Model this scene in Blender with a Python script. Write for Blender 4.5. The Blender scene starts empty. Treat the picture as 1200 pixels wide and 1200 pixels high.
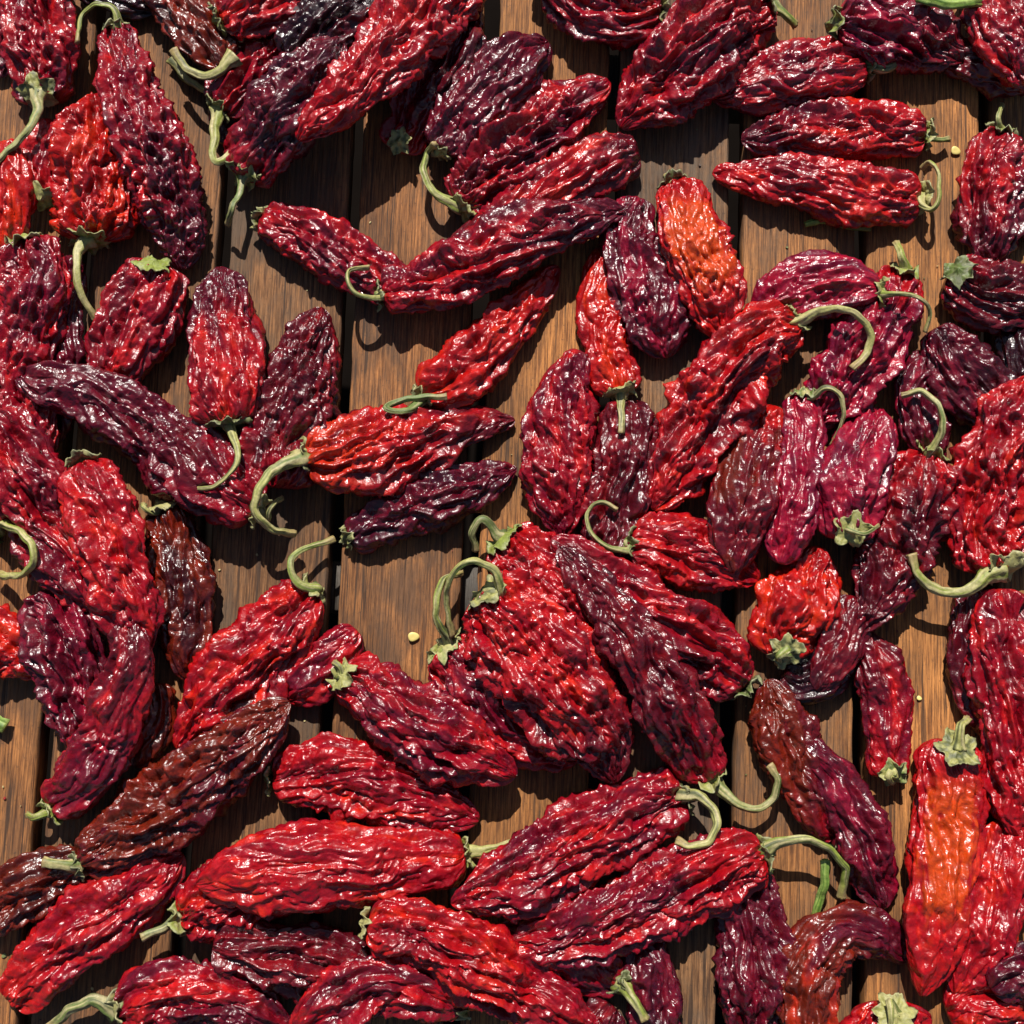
import bpy, math, random
import numpy as np
from mathutils import Vector

# ------------------------------------------------------------------ camera, light, exposure
K = 0.00045                      # metres per unit (one unit is about one photo pixel on the boards)
D = 1500.0                       # camera distance in units
TILT = math.radians(7.0)
sc = bpy.context.scene
cam_d = bpy.data.cameras.new("camera"); cam = bpy.data.objects.new("camera", cam_d)
sc.collection.objects.link(cam); sc.camera = cam
cam_d.lens = 36.0 * D / 1200.0; cam_d.sensor_width = 36.0
cam_d.clip_start = 0.01; cam_d.clip_end = 50.0
cam.location = (0, -D * math.sin(TILT) * K, D * math.cos(TILT) * K)
cam.rotation_euler = (TILT, 0, 0)

SUN_EL = math.radians(48.0)
SUN_TO = Vector((-0.12, 1.0, 0)).normalized()       # horizontal direction towards the sun
world = bpy.data.worlds.new("World"); sc.world = world; world.use_nodes = True
wn = world.node_tree; bg = wn.nodes["Background"]
sky = wn.nodes.new("ShaderNodeTexSky"); sky.sky_type = 'NISHITA'; sky.sun_disc = False
sky.sun_elevation = SUN_EL
sky.sun_rotation = math.atan2(SUN_TO.x, SUN_TO.y)
wn.links.new(sky.outputs[0], bg.inputs[0]); bg.inputs[1].default_value = 0.05
sun_d = bpy.data.lights.new("sun", 'SUN'); sun = bpy.data.objects.new("sun", sun_d)
sc.collection.objects.link(sun)
sun_d.energy = 5.0; sun_d.angle = math.radians(0.5); sun_d.color = (1.0, 0.955, 0.89)
sd = Vector((SUN_TO.x * math.cos(SUN_EL), SUN_TO.y * math.cos(SUN_EL), math.sin(SUN_EL)))
sun.rotation_euler = sd.to_track_quat('Z', 'Y').to_euler()
sun.location = sd * 2
sc.view_settings.view_transform = 'Standard'; sc.view_settings.look = 'None'
sc.view_settings.exposure = 0.45; sc.view_settings.gamma = 1.0
sc.render.engine = 'CYCLES'

# ------------------------------------------------------------------ projection
FW = np.array([0, math.sin(TILT), -math.cos(TILT)]); UP = np.array([0, math.cos(TILT), math.sin(TILT)])
CP = -FW * D
def unproj(x, y, z):
    """photo pixel (1200 frame) and height -> point and scale there, in units"""
    x = np.asarray(x, float); y = np.asarray(y, float); z = np.asarray(z, float)
    dx = x - 600.0; dy = 600.0 - y
    d = np.stack([dx, dy * UP[1] + D * FW[1], dy * UP[2] + D * FW[2]], -1)
    t = (z - CP[2]) / d[..., 2]
    return CP[0] + d[..., 0] * t, CP[1] + d[..., 1] * t, t

# ------------------------------------------------------------------ numpy noise
_r = np.random.RandomState(7)
GT = _r.normal(size=(512, 3)); GT /= np.linalg.norm(GT, axis=1)[:, None]
OT = _r.rand(1024, 3)
def _h(i, seed):
    a = (i[..., 0] * 73856093) ^ (i[..., 1] * 19349663) ^ (i[..., 2] * 83492791) ^ (seed * 2654435)
    a = (a ^ (a >> 13)) * 1274126177
    a = a & 0x7fffffff
    return a ^ (a >> 11)
def perlin(p, seed=0):
    i = np.floor(p).astype(np.int64); f = p - i; u = f * f * f * (f * (f * 6 - 15) + 10)
    r = 0
    for a in (0, 1):
        for b in (0, 1):
            for c in (0, 1):
                o = np.array([a, b, c]); g = GT[_h(i + o, seed) & 511]
                d = ((f - o) * g).sum(-1)
                w = (u[..., 0] if a else 1 - u[..., 0]) * (u[..., 1] if b else 1 - u[..., 1]) * (u[..., 2] if c else 1 - u[..., 2])
                r = r + w * d
    return r * 1.5
def worley(p, seed=0):
    i = np.floor(p).astype(np.int64); f = p - i
    f1 = np.full(p.shape[:-1], 9.0); f2 = f1.copy()
    for a in (-1, 0, 1):
        for b in (-1, 0, 1):
            for c in (-1, 0, 1):
                o = np.array([a, b, c]); q = o + OT[_h(i + o, seed) & 1023] - f
                d = (q * q).sum(-1)
                f2 = np.minimum(f2, np.maximum(f1, d)); f1 = np.minimum(f1, d)
    return np.sqrt(f1), np.sqrt(f2)
def sstep(a, b, x):
    t = np.clip((x - a) / (b - a), 0, 1); return t * t * (3 - 2 * t)

# ------------------------------------------------------------------ helpers
def catmull(P, n):
    P = np.asarray(P, float)
    if len(P) == 2:
        P = np.array([P[0], (P[0] + P[1]) / 2, P[1]])
    Q = np.vstack([2 * P[0] - P[1], P, 2 * P[-1] - P[-2]])
    out = []
    m = len(P) - 1
    for t in np.linspace(0, m, 40 * m + 1):
        i = min(int(t), m - 1); u = t - i
        a, b, c, d = Q[i], Q[i + 1], Q[i + 2], Q[i + 3]
        out.append(0.5 * ((2 * b) + (c - a) * u + (2 * a - 5 * b + 4 * c - d) * u * u + (3 * b - a - 3 * c + d) * u ** 3))
    out = np.array(out)
    L = np.r_[0, np.cumsum(np.linalg.norm(np.diff(out[:, :2], axis=0), axis=1))]
    s = np.linspace(0, L[-1], n)
    return np.stack([np.interp(s, L, out[:, k]) for k in range(P.shape[1])], -1)

def mesh_grid(name, V, cols=None, cap0=True, cap1=True, mat=None, closed=True):
    """V: (rings, segs, 3) in units, already local."""
    M, N = V.shape[:2]
    me = bpy.data.meshes.new(name)
    j = np.arange(N); j2 = (j + 1) % N
    if not closed: j = j[:-1]; j2 = j2[:-1]
    i = np.arange(M - 1)[:, None]
    F = np.stack([i * N + j, i * N + j2, (i + 1) * N + j2, (i + 1) * N + j], -1).reshape(-1, 4)
    nq = len(F)
    loops = [F.ravel()]; starts = [np.arange(nq) * 4]; tot = nq * 4; tots = [np.full(nq, 4)]
    if cap0: loops.append(np.arange(N)[::-1]); starts.append([tot]); tots.append([N]); tot += N
    if cap1: loops.append(np.arange(N) + (M - 1) * N); starts.append([tot]); tots.append([N]); tot += N
    loops = np.concatenate(loops).astype(np.int32); starts = np.concatenate(starts).astype(np.int32)
    tots = np.concatenate(tots).astype(np.int32)
    me.vertices.add(M * N); me.vertices.foreach_set("co", (V.reshape(-1) * K).astype(np.float32))
    me.loops.add(len(loops)); me.loops.foreach_set("vertex_index", loops)
    me.polygons.add(len(starts)); me.polygons.foreach_set("loop_start", starts)
    me.polygons.foreach_set("loop_total", tots)
    me.polygons.foreach_set("use_smooth", np.ones(len(starts), bool))
    me.update(calc_edges=True)
    if cols is not None:
        ca = me.color_attributes.new("tint", 'FLOAT_COLOR', 'POINT')
        c = np.ones((M * N, 4), np.float32); c[:, :3] = cols.reshape(-1, 3)
        ca.data.foreach_set("color", c.ravel())
    if mat: me.materials.append(mat)
    return me
def link(name, me, parent=None):
    o = bpy.data.objects.new(name, me); sc.collection.objects.link(o)
    if parent: o.parent = parent
    return o
def tag(o, label=None, cat=None, group=None, kind=None):
    if label: o["label"] = label
    if cat: o["category"] = cat
    if group: o["group"] = group
    if kind: o["kind"] = kind
    return o

# ------------------------------------------------------------------ materials
def newmat(name):
    m = bpy.data.materials.new(name); m.use_nodes = True
    nt = m.node_tree; return m, nt, nt.nodes["Principled BSDF"]
def nnode(nt, t, **kw):
    n = nt.nodes.new(t)
    for k, v in kw.items():
        if k in n.inputs: n.inputs[k].default_value = v
        else: setattr(n, k, v)
    return n
def skin_material():
    m, nt, b = newmat("chilli_skin"); L = nt.links.new
    tc = nnode(nt, "ShaderNodeTexCoord"); at = nnode(nt, "ShaderNodeVertexColor", layer_name="tint")
    n1 = nnode(nt, "ShaderNodeTexNoise", Scale=260.0, Detail=5.0, Roughness=0.65)
    L(tc.outputs["Object"], n1.inputs["Vector"])
    mr = nnode(nt, "ShaderNodeMapRange"); mr.inputs[1].default_value = 0.3; mr.inputs[2].default_value = 0.7
    mr.inputs[3].default_value = 0.72; mr.inputs[4].default_value = 1.3
    L(n1.outputs[0], mr.inputs[0])
    mx = nnode(nt, "ShaderNodeVectorMath", operation='SCALE'); L(at.outputs[0], mx.inputs[0]); L(mr.outputs[0], mx.inputs["Scale"])
    L(mx.outputs[0], b.inputs["Base Color"])
    n2 = nnode(nt, "ShaderNodeTexNoise", Scale=120.0, Detail=3.0); L(tc.outputs["Object"], n2.inputs["Vector"])
    m2 = nnode(nt, "ShaderNodeMapRange"); m2.inputs[1].default_value = 0.3; m2.inputs[2].default_value = 0.7
    m2.inputs[3].default_value = 0.19; m2.inputs[4].default_value = 0.44
    L(n2.outputs[0], m2.inputs[0]); L(m2.outputs[0], b.inputs["Roughness"])
    b.inputs["IOR"].default_value = 1.5
    b.inputs["Subsurface Weight"].default_value = 0.22; b.inputs["Subsurface Radius"].default_value = (1.0, .12, .06); b.inputs["Subsurface Scale"].default_value = 0.0014
    b.inputs["Coat Weight"].default_value = 0.12; b.inputs["Coat Roughness"].default_value = 0.14
    # fine creases
    v = nnode(nt, "ShaderNodeTexVoronoi", feature='F1', Scale=420.0)
    wp = nnode(nt, "ShaderNodeTexNoise", Scale=300.0, Detail=2.0); L(tc.outputs["Object"], wp.inputs["Vector"])
    ad = nnode(nt, "ShaderNodeMixRGB", blend_type='LINEAR_LIGHT'); ad.inputs[0].default_value = 0.004
    L(tc.outputs["Object"], ad.inputs[1]); L(wp.outputs["Color"], ad.inputs[2]); L(ad.outputs[0], v.inputs["Vector"])
    n3 = nnode(nt, "ShaderNodeTexNoise", Scale=700.0, Detail=3.0, Roughness=0.6); L(tc.outputs["Object"], n3.inputs["Vector"])
    b1 = nnode(nt, "ShaderNodeBump", Strength=0.25, Distance=0.0009); L(v.outputs["Distance"], b1.inputs["Height"])
    b2 = nnode(nt, "ShaderNodeBump", Strength=0.16, Distance=0.0008); L(n3.outputs[0], b2.inputs["Height"])
    L(b1.outputs[0], b2.inputs["Normal"]); L(b2.outputs[0], b.inputs["Normal"])
    n4 = nnode(nt, "ShaderNodeTexNoise", noise_type='RIDGED_MULTIFRACTAL', Scale=240.0, Detail=4.0, Roughness=0.75, Lacunarity=2.3, Distortion=0.35)
    L(tc.outputs["Object"], n4.inputs["Vector"])
    b3 = nnode(nt, "ShaderNodeBump", Strength=0.30, Distance=0.0007); L(n4.outputs[0], b3.inputs["Height"])
    L(b2.outputs[0], b3.inputs["Normal"]); L(b3.outputs[0], b.inputs["Normal"]); L(b3.outputs[0], b.inputs["Coat Normal"])
    return m
def green_material():
    m, nt, b = newmat("dry_green_stalk"); L = nt.links.new
    tc = nnode(nt, "ShaderNodeTexCoord"); at = nnode(nt, "ShaderNodeVertexColor", layer_name="tint")
    n1 = nnode(nt, "ShaderNodeTexNoise", Scale=500.0, Detail=5.0, Roughness=0.7)
    L(tc.outputs["Object"], n1.inputs["Vector"])
    mr = nnode(nt, "ShaderNodeMapRange"); mr.inputs[1].default_value = 0.3; mr.inputs[2].default_value = 0.7
    mr.inputs[3].default_value = 0.65; mr.inputs[4].default_value = 1.35
    L(n1.outputs[0], mr.inputs[0])
    mx = nnode(nt, "ShaderNodeVectorMath", operation='SCALE'); L(at.outputs[0], mx.inputs[0]); L(mr.outputs[0], mx.inputs["Scale"])
    L(mx.outputs[0], b.inputs["Base Color"]); b.inputs["Roughness"].default_value = 0.55
    b2 = nnode(nt, "ShaderNodeBump", Strength=0.5, Distance=0.0006); L(n1.outputs[0], b2.inputs["Height"])
    L(b2.outputs[0], b.inputs["Normal"])
    return m
def wood_material(i, base, dark, grey, seed):
    m, nt, b = newmat("board_wood_%d" % i); L = nt.links.new
    tc = nnode(nt, "ShaderNodeTexCoord")
    mp = nnode(nt, "ShaderNodeMapping"); L(tc.outputs["Object"], mp.inputs["Vector"])
    mp.inputs["Location"].default_value = (seed * 0.37, seed * 0.11, 0); mp.inputs["Scale"].default_value = (1, 0.06, 1)
    w0 = nnode(nt, "ShaderNodeTexNoise", Scale=22.0, Detail=2.0); L(mp.outputs[0], w0.inputs["Vector"])
    # growth rings: distance field squeezed along the board
    ml = nnode(nt, "ShaderNodeMath", operation='MULTIPLY_ADD'); ml.inputs[1].default_value = 30.0
    sx = nnode(nt, "ShaderNodeSeparateXYZ"); L(mp.outputs[0], sx.inputs[0])
    mu = nnode(nt, "ShaderNodeMath", operation='MULTIPLY'); mu.inputs[1].default_value = 1900.0; L(sx.outputs[0], mu.inputs[0])
    L(w0.outputs[0], ml.inputs[0]); L(mu.outputs[0], ml.inputs[2])
    sn = nnode(nt, "ShaderNodeMath", operation='SINE'); L(ml.outputs[0], sn.inputs[0])
    mr = nnode(nt, "ShaderNodeMapRange"); mr.inputs[1].default_value = -1; mr.inputs[2].default_value = 1; L(sn.outputs[0], mr.inputs[0])
    fb = nnode(nt, "ShaderNodeTexNoise", Scale=1300.0, Detail=6.0, Roughness=0.7)
    mp2 = nnode(nt, "ShaderNodeMapping"); L(tc.outputs["Object"], mp2.inputs["Vector"]); mp2.inputs["Scale"].default_value = (1, 0.035, 1)
    L(mp2.outputs[0], fb.inputs["Vector"])
    base = [q * 1.0 for q in base]; dark = [q * .85 for q in dark]
    c1 = nnode(nt, "ShaderNodeMixRGB"); c1.inputs[1].default_value = (*base, 1); c1.inputs[2].default_value = (*[q * .5 for q in base], 1)
    mm = nnode(nt, "ShaderNodeMath", operation='MULTIPLY'); mm.inputs[1].default_value = 0.38; L(mr.outputs[0], mm.inputs[0]); L(mm.outputs[0], c1.inputs[0])
    r2 = nnode(nt, "ShaderNodeMapRange"); r2.inputs[1].default_value = 0.40; r2.inputs[2].default_value = 0.58; L(fb.outputs[0], r2.inputs[0])
    c2 = nnode(nt, "ShaderNodeMixRGB", blend_type='MULTIPLY'); c2.inputs[2].default_value = (.30, .25, .22, 1)
    iv = nnode(nt, "ShaderNodeMath", operation='SUBTRACT'); iv.inputs[0].default_value = 1.0; L(r2.outputs[0], iv.inputs[1])
    L(iv.outputs[0], c2.inputs[0]); L(c1.outputs[0], c2.inputs[1])
    # weathering patches
    ns = nnode(nt, "ShaderNodeTexNoise", Scale=15.0, Detail=7.0, Roughness=0.68, Distortion=0.6); mp4 = nnode(nt, "ShaderNodeMapping"); L(tc.outputs["Object"], mp4.inputs["Vector"])
    mp4.inputs["Location"].default_value = (seed * 2.1, 0.3, 0); mp4.inputs["Scale"].default_value = (1.6, 0.6, 1); L(mp4.outputs[0], ns.inputs["Vector"])
    rs = nnode(nt, "ShaderNodeMapRange"); rs.inputs[1].default_value = 0.38; rs.inputs[2].default_value = 0.60; rs.inputs[3].default_value = 0.55; rs.inputs[4].default_value = 1.2
    L(ns.outputs[0], rs.inputs[0]); st_ = nnode(nt, "ShaderNodeVectorMath", operation='SCALE'); L(c2.outputs[0], st_.inputs[0]); L(rs.outputs[0], st_.inputs["Scale"])
    wt = nnode(nt, "ShaderNodeTexNoise", Scale=34.0, Detail=9.0, Roughness=0.7)
    mp3 = nnode(nt, "ShaderNodeMapping"); L(tc.outputs["Object"], mp3.inputs["Vector"]); mp3.inputs["Scale"].default_value = (1, 0.45, 1)
    mp3.inputs["Location"].default_value = (seed * 1.7, 0, 0)
    L(mp3.outputs[0], wt.inputs["Vector"])
    r3 = nnode(nt, "ShaderNodeMapRange"); r3.inputs[1].default_value = 0.44; r3.inputs[2].default_value = 0.60
    r3.inputs[4].default_value = grey; L(wt.outputs[0], r3.inputs[0])
    c3 = nnode(nt, "ShaderNodeMixRGB"); c3.inputs[2].default_value = (*dark, 1); L(r3.outputs[0], c3.inputs[0]); L(c2.outputs[0], c3.inputs[1]); L(st_.outputs[0], c3.inputs[1])
    # dirt specks and pale flecks
    sp = nnode(nt, "ShaderNodeTexNoise", Scale=420.0, Detail=4.0, Roughness=0.75); L(tc.outputs["Object"], sp.inputs["Vector"])
    r4 = nnode(nt, "ShaderNodeMapRange"); r4.inputs[1].default_value = 0.60; r4.inputs[2].default_value = 0.68; r4.inputs[4].default_value = 0.6
    L(sp.outputs[0], r4.inputs[0])
    c4 = nnode(nt, "ShaderNodeMixRGB"); c4.inputs[2].default_value = (.05, .028, .018, 1); L(r4.outputs[0], c4.inputs[0]); L(c3.outputs[0], c4.inputs[1])
    ck = nnode(nt, "ShaderNodeTexNoise", Scale=520.0, Detail=5.0, Roughness=0.6); mp5 = nnode(nt, "ShaderNodeMapping"); L(tc.outputs["Object"], mp5.inputs["Vector"])
    mp5.inputs["Scale"].default_value = (1, 0.028, 1); mp5.inputs["Location"].default_value = (seed, 0.9, 0); L(mp5.outputs[0], ck.inputs["Vector"])
    rk = nnode(nt, "ShaderNodeMapRange"); rk.inputs[1].default_value = 0.36; rk.inputs[2].default_value = 0.43; rk.inputs[3].default_value = 0.80; rk.inputs[4].default_value = 0.0
    L(ck.outputs[0], rk.inputs[0]); c5 = nnode(nt, "ShaderNodeMixRGB"); c5.inputs[2].default_value = (.035, .018, .010, 1); L(rk.outputs[0], c5.inputs[0]); L(c4.outputs[0], c5.inputs[1])
    L(c5.outputs[0], b.inputs["Base Color"]); b.inputs["Roughness"].default_value = 0.72
    b1 = nnode(nt, "ShaderNodeBump", Strength=0.5, Distance=0.0008); L(mr.outputs[0], b1.inputs["Height"])
    b2 = nnode(nt, "ShaderNodeBump", Strength=0.8, Distance=0.0013); L(fb.outputs[0], b2.inputs["Height"]); L(b1.outputs[0], b2.inputs["Normal"])
    L(b2.outputs[0], b.inputs["Normal"])
    return m
SKIN = skin_material(); GREEN = green_material()

# ------------------------------------------------------------------ setting: ground below, slatted rack
def ground():
    m, nt, b = newmat("shade_toned_soil"); L = nt.links.new
    tc = nnode(nt, "ShaderNodeTexCoord"); n = nnode(nt, "ShaderNodeTexNoise", Scale=30.0, Detail=8.0); L(tc.outputs["Object"], n.inputs["Vector"])
    cr = nnode(nt, "ShaderNodeValToRGB"); cr.color_ramp.elements[0].color = (.004, .003, .0025, 1); cr.color_ramp.elements[1].color = (.008, .006, .005, 1)  # soil colour painted near black to stand for the shade under the boards
    L(n.outputs[0], cr.inputs[0]); L(cr.outputs[0], b.inputs["Base Color"]); b.inputs["Roughness"].default_value = 1.0; b.inputs["Specular IOR Level"].default_value = 0.0
    n_ = 60; g = np.linspace(-3000, 3000, n_); X, Y = np.meshgrid(g, g, indexing='ij')
    Z = -900 + 30 * perlin(np.stack([X / 300, Y / 300, X * 0], -1), 3)
    me = mesh_grid("ground", np.stack([Y, X, Z], -1), cap0=False, cap1=False, closed=False, mat=m)
    tag(link("ground", me), kind="structure", label="soil far below the slatted rack, coloured near black for the shade in the gaps")
ground()

ROT = -math.radians(2.05)
GAPS = [-250, -88, 74, 241, 395, 553, 706, 857, 1008, 1160, 1318, 1475]
GW = [16, 16, 16, 17, 15, 20, 14, 18, 14, 16, 16, 16]
rack = bpy.data.objects.new("slatted_rack", None); sc.collection.objects.link(rack)
tag(rack, "brown weathered wooden slatted rack with dark gaps under all the peppers", "rack")
WOODS = [((.40, .16, .044), (.10, .052, .026), .6), ((.46, .185, .052), (.12, .06, .03), .6), ((.34, .145, .048), (.11, .062, .034), .75),
         ((.31, .14, .050), (.11, .070, .042), .8), ((.42, .17, .050), (.10, .055, .030), .7), ((.52, .21, .055), (.13, .065, .028), .4),
         ((.30, .145, .058), (.125, .092, .064), .85), ((.46, .19, .055), (.12, .074, .044), .6), ((.54, .22, .058), (.13, .065, .030), .45),
         ((.50, .21, .055), (.12, .06, .028), .4), ((.46, .19, .055), (.12, .062, .032), .45)]
cr_, sr_ = math.cos(ROT), math.sin(ROT)
def rotxy(u, v): return u * cr_ - v * sr_, u * sr_ + v * cr_
for i in range(len(GAPS) - 1):
    gx, gy, _ = unproj(GAPS[i] + GW[i] / 2, 600, 0); hx, hy, _ = unproj(GAPS[i + 1] - GW[i + 1] / 2, 600, 0)
    x0, x1 = float(gx) * cr_ + 0.0, float(hx) * cr_
    M = 160; vs = np.linspace(-1100, 1100, M)
    hw = (x1 - x0) / 2; T = 38
    # rounded rectangle section
    sec = []
    nt_ = 22
    for u in np.linspace(-1, 1, nt_): sec.append((u * (hw - 3), 0.0))
    sec += [(hw - 1, -.9), (hw, -3), (hw, -T + 2), (hw - 2, -T), (-hw + 2, -T), (-hw, -T + 2), (-hw, -3), (-hw + 1, -.9)]
    sec = np.array(sec)
    U = np.broadcast_to(sec[:, 0], (M, len(sec))).copy(); Z = np.broadcast_to(sec[:, 1], (M, len(sec))).copy()
    Vv = np.broadcast_to(vs[:, None], U.shape)
    nz = perlin(np.stack([U / 8 + i * 9, Vv / 160, U * 0], -1), 5) * 0.5 + perlin(np.stack([U / 60 + i * 9, Vv / 300, U * 0], -1), 6) * 1.3
    Z = Z + np.where(Z > -5, nz, 0)
    ed = perlin(np.stack([Vv / 45, np.sign(U) * 3 + i, U * 0], -1), 8) * 1.6 + perlin(np.stack([Vv / 12, np.sign(U) * 3 + i, U * 0], -1), 9) * .7
    U = U + np.where(np.abs(U) > hw - 2, ed, 0)
    V = np.stack([U, Vv, Z - 0.5], -1)
    me = mesh_grid("plank", V[:, ::-1], mat=wood_material(i, *WOODS[i % len(WOODS)], i * 1.37 + .5))
    o = link("plank", me, rack)
    cx, cy = rotxy((x0 + x1) / 2, 0); o.location = (cx * K, cy * K, 0); o.rotation_euler = (0, 0, ROT)
# cross battens under the boards
for (by) in (-640, -92, 560):
    M = 60; xs = np.linspace(-1100, 1100, M); hh = 30
    sec = np.array([(-hh, -3), (-hh + 3, 0), (hh - 3, 0), (hh, -3), (hh, -60), (-hh, -60)], float)
    V = np.stack([np.broadcast_to(xs[:, None], (M, 6)), np.broadcast_to(sec[:, 0], (M, 6)), np.broadcast_to(sec[:, 1], (M, 6)) - 39.5], -1)
    me = mesh_grid("cross_batten", V, mat=wood_material(20, (.16, .13, .10), (.09, .08, .07), .8, 4.4))
    o = link("cross_batten", me, rack); cx, cy = rotxy(0, by); o.location = (cx * K, cy * K, 0); o.rotation_euler = (0, 0, ROT)

# ------------------------------------------------------------------ heightmap used to rest peppers on each other
G0, GS, GN = -900.0, 3.0, 600
H = np.zeros((GN, GN))
def gi(x, y):
    return (np.clip(((x - G0) / GS).round().astype(int), 0, GN - 1), np.clip(((y - G0) / GS).round().astype(int), 0, GN - 1))

PAL = {  # main, patch, accent
    'red':     ((.28, .0028, .006), (.13, .002, .008), (.42, .014, .005)),
    'crimson': ((.195, .002, .0085), (.08, .002, .011), (.36, .007, .007)),
    'pink':    ((.20, .003, .018), (.09, .003, .017), (.32, .005, .020)),
    'maroon':  ((.085, .0025, .007), (.045, .002, .006), (.165, .003, .006)),
    'purple':  ((.072, .0025, .0095), (.027, .002, .008), (.125, .003, .011)),
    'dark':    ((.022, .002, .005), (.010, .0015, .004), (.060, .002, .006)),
    'brown':   ((.10, .009, .003), (.030, .003, .003), (.15, .010, .003)),
    'orange':  ((.37, .018, .003), (.22, .004, .005), (.48, .060, .003)),
    'scarlet': ((.32, .005, .004), (.22, .003, .006), (.45, .020, .003)),
}
GREENS = [(.20, .24, .035), (.30, .29, .085), (.10, .14, .03), (.36, .33, .12), (.085, .095, .032)]
ALL = []
def P(lv, sp, w, pal, label, **kw):
    ALL.append(dict(lv=lv, sp=sp, w=w, pal=pal, label=label, n=len(ALL), **kw))
# every pepper: level in the pile, spine from the stem end to the tip (photo pixels), widths along it, colours
# ---- top left
P(0, [(95,-25),(140,-5),(190,8)], [45,50,40], 'dark', "dark purple pepper mostly cut off at the top edge above the arched green stem", cal=0)
P(0, [(12,-30),(2,40),(0,92)], [55,55,35], 'purple', "sliver of purple pepper at the left edge beside the top left corner pepper", cal=0)
P(2, [(52,122),(48,70),(42,10),(40,-70)], [70,86,86,70], 'crimson', "glossy crimson pepper in the top left corner, grey calyx and stem pointing down left", cal=1, f=.55, stem=[(43,132),(34,150),(17,170),(-8,192)], sr=1.15)
P(0, [(52,238),(52,190),(62,140)], [58,68,55], 'red', "small bright red pepper tucked behind the corner pepper, calyx at its lower left", cal=1, f=.4)
P(1, [(108,283),(112,225),(112,165),(108,110)], [85,100,92,60], 'scarlet', "blistered scarlet pepper with a dark green stem hanging straight down beside the gap", cal=1, f=.2, stem=[(96,288),(90,312),(95,345),(113,374)], am=1.25, cs=1.35, sr=1.2)
P(3, [(138,32),(152,110),(185,190),(207,260),(215,318)], [48,74,84,74,42], 'crimson', "long crimson pepper under the thin green stem that arches at the top left", cal=1, f=.35, stem=[(140,32),(132,10),(112,5),(96,20),(90,50)], am=.9, cs=.75, tipc='purple', sr=.95)
P(0, [(14,165),(14,215),(8,262),(-10,312)], [40,56,56,40], 'scarlet', "orange red pepper against the left edge below the corner pepper's stem", cal=0)
P(1, [(77,300),(78,350),(70,430),(66,520)], [40,46,48,40], 'purple', "narrow purple pepper squeezed along the right side of the large left edge pepper", cal=0)
P(2, [(32,282),(42,330),(34,400),(28,460),(45,545)], [75,92,80,82,55], 'crimson', "large shiny crimson pepper at the left edge passing under the long plum one", cal=1, f=.2, am=1.15, cs=1.3)
P(1, [(188,310),(172,350),(145,405),(112,472)], [84,100,84,56], 'crimson', "dark crimson pepper whose grey green calyx meets the tip of the long crimson one", cal=1, f=.45, am=.9, cr=.8, patch='maroon')
P(2, [(268,498),(266,440),(262,380),(258,312)], [84,98,84,54], 'red', "bright red pepper with a dark tip hanging above the thin hooked stem", cal=1, f=.15, tipc='purple', stem=[(272,508),(279,535),(262,562),(232,573),(206,556)], am=.8, cs=1.5, hz=28, sr=.75, ax=1)
P(1, [(325,572),(332,520),(352,440),(378,360)], [92,96,80,60], 'maroon', "glossy maroon pepper standing upright left of the wide bare board, over a cap of purple", cal=0, neck='crimson')
P(1, [(262,82),(240,40),(205,-10),(180,-60)], [50,76,70,50], 'brown', "very dark brown glossy pepper at the top above two curled green stems", cal=0, am=1.1, stem=[(276,66),(250,88),(222,84),(204,58)], sr=1.3)
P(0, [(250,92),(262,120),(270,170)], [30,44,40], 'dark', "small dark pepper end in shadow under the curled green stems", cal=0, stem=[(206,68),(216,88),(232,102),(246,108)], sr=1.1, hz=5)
P(1, [(258,22),(320,-2),(385,-25),(440,-45)], [62,84,84,60], 'red', "red pepper cut by the top edge right of the dark brown glossy one", cal=1, f=.0)
P(0, [(256,130),(285,95),(330,55),(360,20)], [62,74,66,50], 'crimson', "crimson pepper half in shadow with a folded straw coloured stem hanging from its lower end", cal=1, f=.2, stem=[(254,142),(250,172),(252,190),(268,184),(280,164)], sr=1.2)
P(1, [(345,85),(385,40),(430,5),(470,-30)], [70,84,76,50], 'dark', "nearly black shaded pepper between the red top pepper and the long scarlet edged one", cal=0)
P(2, [(288,212),(318,160),(355,110),(400,45)], [68,96,92,55], 'purple', "shiny purple pepper with a grey green frilled calyx at its lower left end", cal=1, f=.35, stem=[(280,228),(272,245),(266,262)], sr=1.0, neck='crimson')
P(1, [(467,178),(492,120),(528,60),(556,-10)], [46,76,80,64], 'maroon', "maroon pepper hidden behind the scarlet edged one, dark frilled calyx at the bottom", cal=1, f=.75, neck='red')
P(3, [(548,-45),(503,12),(456,78),(408,140),(360,192)], [90,96,84,66,40], 'crimson', "large crimson and scarlet pepper running from the top edge down to a blunt tip", cal=0, patch='scarlet', tipc='red', am=1.0, cs=1.3)
# ---- top middle
P(1, [(515,178),(545,130),(595,85),(642,48)], [54,72,78,58], 'purple', "purple pepper lying behind the crimson one near the top middle", cal=1, f=.15)
P(2, [(540,238),(580,190),(640,140),(714,94)], [70,98,82,34], 'crimson', "wrinkled crimson pepper with a pale hooked stem at the lower left, top middle", cal=1, f=.1, stem=[(532,240),(508,226),(496,200),(502,178),(510,170)], am=1.1, sr=1.1)
P(2, [(774,12),(725,12),(670,-15),(630,-50)], [68,100,90,60], 'crimson', "faceted crimson pepper cut by the top edge above the middle of the photo", cal=1, f=.1, am=1.2, cs=1.4)
P(3, [(902,5),(850,25),(790,85),(726,150)], [88,118,104,46], 'crimson', "big glossy crimson pepper, top centre right, its tip on the long red one", cal=1, f=.2, am=1.15, cs=1.3, neck='red', stem=[(908,8),(922,18),(932,28)], sr=1.4, hz=4)
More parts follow.
